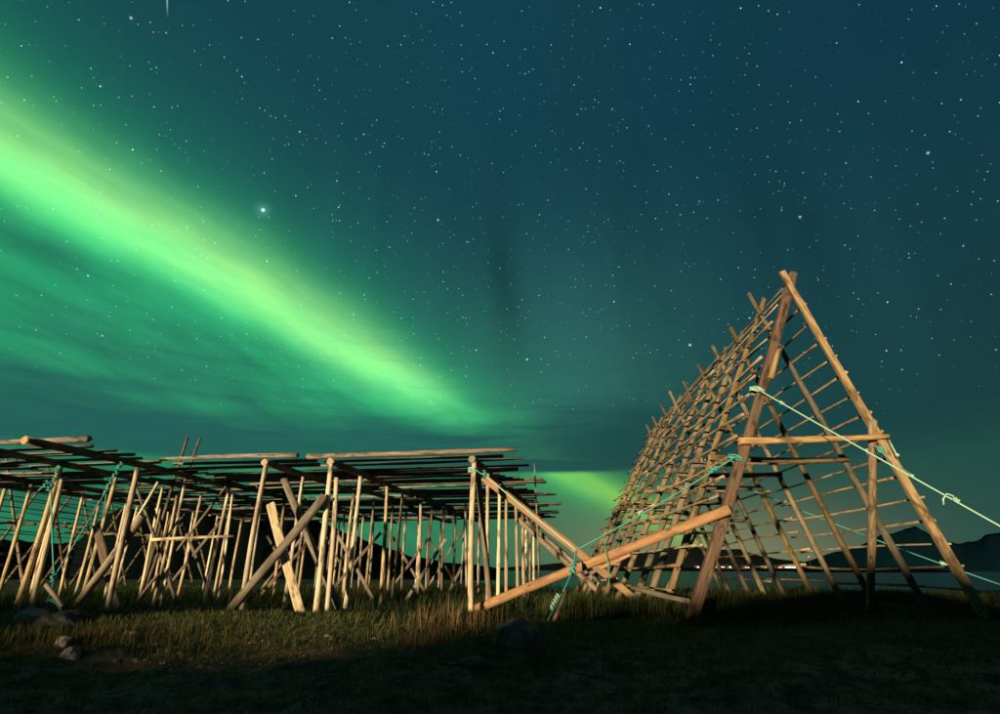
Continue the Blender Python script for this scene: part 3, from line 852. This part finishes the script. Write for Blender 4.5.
p = on_ground(9, 622); rock('boulder', (p.x, p.y + .4), .26, .22, .16, M_STONE, 15, 'pale grey rock at the left edge beside the black block')
p = on_ground(63, 647); rock('stone', (p.x, p.y), .14, .10, .09, M_STONE, 6, 'small grey stone below the black block, upper of two')
p = on_ground(70, 658); rock('stone', (p.x, p.y), .18, .11, .08, M_STONE, 7, 'flat grey stone below the black block, lower of two')
p = on_ground(130, 636); rock('stone', (p.x, p.y), .12, .08, .05, M_STONE, 8, 'small stone in turf right of the black block')
p = on_ground(470, 664); rock('stone', (p.x, p.y), .16, .10, .06, M_ROCK, 9, 'low reddish stone left of the dock plant')
p = on_ground(583, 668); rock('stone', (p.x, p.y), .08, .07, .07, M_ROCK, 10, 'small pointed reddish stone right of the dock plant')

# ------------------------------------------------------------------ grass
def blades(name, pts, hts, wid, cols, lean, label, cat, parent=None):
    n = len(pts)
    az_ = rng.random(n) * 2 * np.pi
    side = np.stack([np.cos(az_), np.sin(az_), np.zeros(n)], 1)
    la = rng.random(n) * 2 * np.pi
    ld = np.stack([np.cos(la), np.sin(la), np.zeros(n)], 1)
    ld[:, 0] += 0.5
    L = (lean * hts * rng.gamma(2.0, 0.5, n))[:, None]
    up = np.array([0, 0, 1.0])
    b = pts; m = pts + up * (hts * 0.55)[:, None] + ld * L * 0.35; t = pts + up * (hts * np.clip(1 - 0.35 * L[:, 0] / np.maximum(hts, .01), .4, 1))[:, None] + ld * L
    w = (wid * (0.7 + 0.6 * rng.random(n)))[:, None]
    V = np.stack([b - side * w, b + side * w, m + side * w * .75, m - side * w * .75, t], 1).reshape(-1, 3)
    base_i = (np.arange(n) * 5)[:, None]
    F = np.concatenate([base_i + np.array([0, 1, 2]), base_i + np.array([0, 2, 3]), base_i + np.array([3, 2, 4])], 0)
    me = np_mesh(name, V, F, True)
    ca = me.color_attributes.new('tint', 'FLOAT_COLOR', 'POINT')
    cc = np.concatenate([np.repeat(cols, 5, 0), np.ones((n * 5, 1))], 1)
    ca.data.foreach_set('color', cc.astype(np.float32).ravel())
    me.materials.append(M_GRASS)
    o = link(name, me, parent); o['kind'] = 'stuff'; o['label'] = label; o['category'] = cat
    return o
GREEN = np.array([0.024, 0.054, 0.014]); STRAW = np.array([0.105, 0.08, 0.04]); RUST = np.array([0.11, 0.055, 0.03]); DKG = np.array([0.022, 0.038, 0.016])
def colour(n, mixs):
    w = rng.dirichlet([0.6] * len(mixs), n)
    wts = np.array([m[1] for m in mixs])
    w = w * wts; w /= w.sum(1, keepdims=True)
    c = sum(w[:, [i]] * m[0] for i, m in enumerate(mixs))
    return np.clip(c * (0.65 + 0.7 * rng.random((n, 1))), 0, 1)
def scatter(n, x0, x1, y0, y1, dens):
    x = rng.uniform(x0, x1, n); y = y0 + (y1 - y0) * rng.random(n) ** 1.35
    k = rng.random(n) < dens(x, y)
    x, y = x[k], y[k]
    return np.stack([x, y, height(x, y) - 0.02], 1)
# long grass in tussocks among the posts and along the edge in front of them
def tuss(x, y): return (1 - 0.85 * ((x > -1.6) & (x < 0.9) & (y < 12.4))) * np.clip(1.6 * (fbm(x * 0.9, y * 0.9, 51, 3) + 0.22) + 1.2 * fbm(x * 3.5, y * 3.5, 57, 2), 0.02, 1)
P1 = scatter(75000, -17, 13, 10.9, 26, tuss)
h1 = (0.10 + 0.28 * rng.random(len(P1))) * (0.45 + 0.55 * sst(P1[:, 1], 11.0, 12.2)) * (0.6 + 0.8 * np.clip(fbm(P1[:, 0] * 1.3, P1[:, 1] * 1.3, 61, 2) + .5, 0, 1))
blades('tall_grass', P1, h1, np.full(len(P1), 0.006) * (P1[:, 1] / 11), colour(len(P1), [(GREEN, 1.4), (STRAW, 0.3), (DKG, 1.2)]), 0.35, 'tall green and straw grass growing among the rack posts', 'grass')
# the tall strip below the brace log
strip = lambda x, y: np.clip(0.9 - ((y - 10.9) / 0.9) ** 2, 0, 1) * np.clip(1.2 * tuss(x, y) + .2, 0, 1)
P2 = scatter(24000, 0.7, 4.6, 9.2, 11.6, strip)
h2 = 0.16 + 0.36 * rng.random(len(P2))
blades('tall_grass', P2, h2, np.full(len(P2), 0.0055), colour(len(P2), [(GREEN, 1.2), (STRAW, .6), (DKG, .8)]), 0.25, 'tall pale grass standing below the long brace log', 'grass')
# dark heath and dead stalks at the feet of the A-frame
P3 = scatter(30000, 2.8, 13.5, 8.9, 20, tuss)
h3 = 0.10 + 0.28 * rng.random(len(P3))
blades('heath_grass', P3, h3, np.full(len(P3), 0.008), colour(len(P3), [(DKG, 1.2), (RUST, .8), (GREEN, .5)]), 0.5, 'dark heath and dead stalks at the feet of the A-frame', 'grass')
# golden tuft at the end of the brace log
def tuft(name, px, py, n, rad, hmin, hmax, mixs, label, wid=.005):
    c = on_ground(px, py)
    a = rng.normal(0, rad, (n, 2)) * np.array([1.3, .7]); x = c.x + a[:, 0]; y = c.y + a[:, 1]
    pts = np.stack([x, y, height(x, y) - .02], 1)
    return blades(name, pts, rng.uniform(hmin, hmax, n), np.full(n, wid), colour(n, mixs), .28, label, 'grass')
tuft('grass_tuft', 452, 628, 260, .30, .20, .45, [(STRAW * 1.4, 1.6), (RUST, .7)], 'golden dry grass tuft at the foot of the brace log')
tuft('grass_tuft', 425, 645, 180, .26, .10, .28, [(STRAW, 1.2), (RUST, 1)], 'lower rusty grass tuft left of the golden one')
tuft('grass_tuft', 165, 645, 450, .38, .10, .30, [(STRAW, 1.3), (GREEN, .6)], 'dry pale grass tuft in front of the left posts')
tuft('grass_tuft', 98, 640, 350, .18, .08, .2, [(RUST, 1.2), (STRAW, .6)], 'rusty grass tuft beside the small grey stones')
tuft('grass_tuft', 10, 645, 500, .4, .10, .3, [(STRAW, 1.0), (DKG, .6)], 'straw coloured grass tuft at the left edge')
tuft('grass_tuft', 355, 600, 900, .5, .3, .6, [(STRAW, 1.2), (GREEN, .6)], 'straw grass clump behind the rack\'s middle posts')
# short turf
P4 = scatter(110000, -13, 12, 5.2, 11.5, lambda x, y: np.clip(.85 + 1.8 * fbm(x * 1.2, y * 1.2, 71, 3), 0.02, 1) * (0.40 + 0.60 * sst(y + 2.5 * fbm(x * .6, y * .6, 73, 3), 6.7, 8.0)))
h4 = (0.03 + 0.10 * rng.random(len(P4))) * (0.5 + 1.3 * np.clip(fbm(P4[:, 0] * 2.2, P4[:, 1] * 2.2, 83, 3) + .45, 0, 1))
blades('short_grass', P4, h4, np.full(len(P4), 0.0045), colour(len(P4), [(GREEN * 1.9, 1.5), (STRAW * 1.3, .4), (RUST, .5)]), 0.6, 'short green turf in front of the racks', 'grass')
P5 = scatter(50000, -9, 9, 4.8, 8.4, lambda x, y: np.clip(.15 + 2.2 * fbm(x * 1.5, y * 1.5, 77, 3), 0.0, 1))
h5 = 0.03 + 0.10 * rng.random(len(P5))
blades('dry_litter', P5, h5, np.full(len(P5), 0.004), colour(len(P5), [(RUST * 2.6, 1.4), (STRAW * 2.4, .9), (DKG, .4)]), 1.6, 'flattened brown plant litter over the peaty foreground', 'grass')  # rust and straw tints raised to stand in for warm light
# scattered clods and pebbles in the foreground as one mass
n = 2200
x = rng.uniform(-7, 8, n); y = 4.8 + 3.4 * rng.random(n); r_ = 0.010 + 0.045 * rng.random(n) ** 5
oct_v = np.array([(1, 0, 0), (0, 1, 0), (-1, 0, 0), (0, -1, 0), (.3, .2, .8), (-.1, .1, -1)], float)
oct_f = np.array([(0, 1, 4), (1, 2, 4), (2, 3, 4), (3, 0, 4), (1, 0, 5), (2, 1, 5), (3, 2, 5), (0, 3, 5)])
rot = rng.random(n) * 6.28
vx = oct_v[None, :, 0] * np.cos(rot)[:, None] - oct_v[None, :, 1] * np.sin(rot)[:, None]
vy = oct_v[None, :, 0] * np.sin(rot)[:, None] + oct_v[None, :, 1] * np.cos(rot)[:, None]
V = np.stack([x[:, None] + vx * r_[:, None] * 1.3, y[:, None] + vy * r_[:, None], height(x, y)[:, None] + oct_v[None, :, 2] * r_[:, None] * .8], 2).reshape(-1, 3)
F = (np.arange(n) * 6)[:, None, None] + oct_f[None]
me = np_mesh('pebbles', V, F.reshape(-1, 3), False); me.materials.append(M_CLOD)
o = link('pebbles', me); o['kind'] = 'stuff'; o['label'] = 'brown clods and pebbles scattered over the foreground'; o['category'] = 'pebbles'

# dock plant with red seed heads
p = on_ground(537, 676)
dock = empty('dock_plant', p); tag(dock, 'rust red dock plant with seed heads in the dark foreground', 'plant')
M_DOCK = flat_mat('dock_red', (0.34, 0.085, 0.05))
for i in range(5):
    a = p + Vector((jit(.04), jit(.04), -.02)); b = p + Vector((jit(.16), jit(.1), random.uniform(.28, .52)))
    log('stem', a, b, .006, .003, M_DOCK, dock, sides=5, rings=4, bend=.03)
    V, F = [], []
    for k in range(60):
        t = random.uniform(.4, 1); c = a.lerp(b, t) - dock.location; rr = .035 * (1.25 - t); c = c + Vector((jit(rr), jit(rr), jit(.012)))
        s_ = random.uniform(.006, .012); i0 = len(V)
        V += [c + Vector((jit(s_), jit(s_), jit(s_))) * 1.6 for _ in range(4)]
        F += [(i0, i0 + 1, i0 + 2), (i0, i0 + 2, i0 + 3), (i0, i0 + 3, i0 + 1), (i0 + 1, i0 + 3, i0 + 2)]
    me = bpy.data.meshes.new('seed_head'); me.from_pydata([tuple(v) for v in V], [], F); me.materials.append(M_DOCK)
    o = link('seed_head', me); o.parent = dock; o['kind'] = 'stuff'

# ------------------------------------------------------------------ town across the water
M_WALL = flat_mat('house_wall', (0.06, 0.055, 0.05)); M_ROOF = flat_mat('house_roof', (0.03, 0.03, 0.03))
M_WARM = emit_mat('window_warm', (1.0, 0.62, 0.30), 0.96); M_WHITE = emit_mat('lamp_white', (1.0, 0.86, 0.66), 1.60); M_RLAMP = emit_mat('lamp_red', (1.0, 0.12, 0.06), 3.00)
M_REDW = emit_mat('window_red', (1.0, 0.36, 0.20), 1.12)
def box_mesh(name, sx_, sy_, sz_, mat, gable=0.0):
    x, y = sx_ / 2, sy_ / 2
    V = [(-x, -y, 0), (x, -y, 0), (x, y, 0), (-x, y, 0), (-x, -y, sz_), (x, -y, sz_), (x, y, sz_), (-x, y, sz_)]
    F = [(0, 3, 2, 1), (0, 1, 5, 4), (1, 2, 6, 5), (2, 3, 7, 6), (3, 0, 4, 7), (4, 5, 6, 7)]
    if gable:
        V += [(-x, 0, sz_ + gable), (x, 0, sz_ + gable)]; F[5:] = [(4, 5, 9, 8), (6, 7, 8, 9), (5, 6, 9), (7, 4, 8)]
    me = bpy.data.meshes.new(name); me.from_pydata(V, [], F); me.materials.append(mat); return me
DT = 1440.0
ordn = ['single lit house at the left end of the town lights, beside the front leg', 'long lit quay building left of centre among the town lights', 'small lit house just right of the long quay building',
        'pair-windowed lit house midway along the town lights', 'small dim house before the gap in the town lights', 'lone lit house left of the brightest lights', 'brightest wide quay hall at the right end of the town lights', 'red-lit shed directly left of the brightest quay hall']
for (px, wpx, mat, lab, nw) in ((697, 2, M_WHITE, ordn[0], 1), (718, 11, M_WARM, ordn[1], 6), (729, 2, M_WHITE, ordn[2], 1), (746, 5, M_WARM, ordn[3], 2), (752, 2, M_REDW, ordn[4], 1), (764, 2, M_WARM, ordn[5], 1), (790, 13, M_WHITE, ordn[6], 6), (779, 4, M_REDW, ordn[7], 2)):
    q = at_y(px, 567.2, DT); base_z = q.z - 4.0
    w = wpx * 2.45
    root = empty('harbour_building', (q.x, q.y, base_z)); tag(root, lab, 'building', 'lit buildings across the water')
    link('wall', box_mesh('wall', w + 4, 14, 6.5, M_WALL), root).parent = root
    o = link('roof', box_mesh('roof', w + 6, 16, 0.2, M_ROOF, 2.5), root); o.location = (0, 0, 6.5)
    for k in range(nw):
        ww = w / nw * .72
        o = link('window', box_mesh('window', ww, .4, 3.2, mat), root); o.location = (-w / 2 + (k + .5) * w / nw, -7.1, 2.4)
for (px, lab) in ((944, 'left one of two white shore lamps under the right mountain'), (950.5, 'right one of two white shore lamps under the right mountain')):
    q = at_y(px, 563.5, 1250.0)
    root = empty('shore_lamp', (q.x, q.y, SEA_Z)); tag(root, lab, 'lamp post', 'shore lamps')
    log('lamp_pole', (q.x, q.y, SEA_Z - .5), (q.x, q.y, q.z - .5), .3, .2, M_ROOF, root, sides=6, bend=0, rings=2)
    o = link('lamp_head', box_mesh('lamp_head', 2.4, 2.4, 2.2, M_WHITE, .6), root); o.location = (0, 0, q.z - SEA_Z - .5)
q = at_y(809, 557, 1500.0)
root = empty('beacon_mast', (q.x, q.y, SEA_Z)); tag(root, 'tiny mast with a red light beyond the A-frame', 'mast')
log('mast_pole', (q.x, q.y, SEA_Z - .5), (q.x, q.y, q.z - .5), .5, .2, M_ROOF, root, sides=6, bend=0, rings=2)
o = link('lamp_head', box_mesh('lamp_head', 1.8, 1.8, 1.8, M_RLAMP, .5), root); o.location = (0, 0, q.z - SEA_Z - .5)
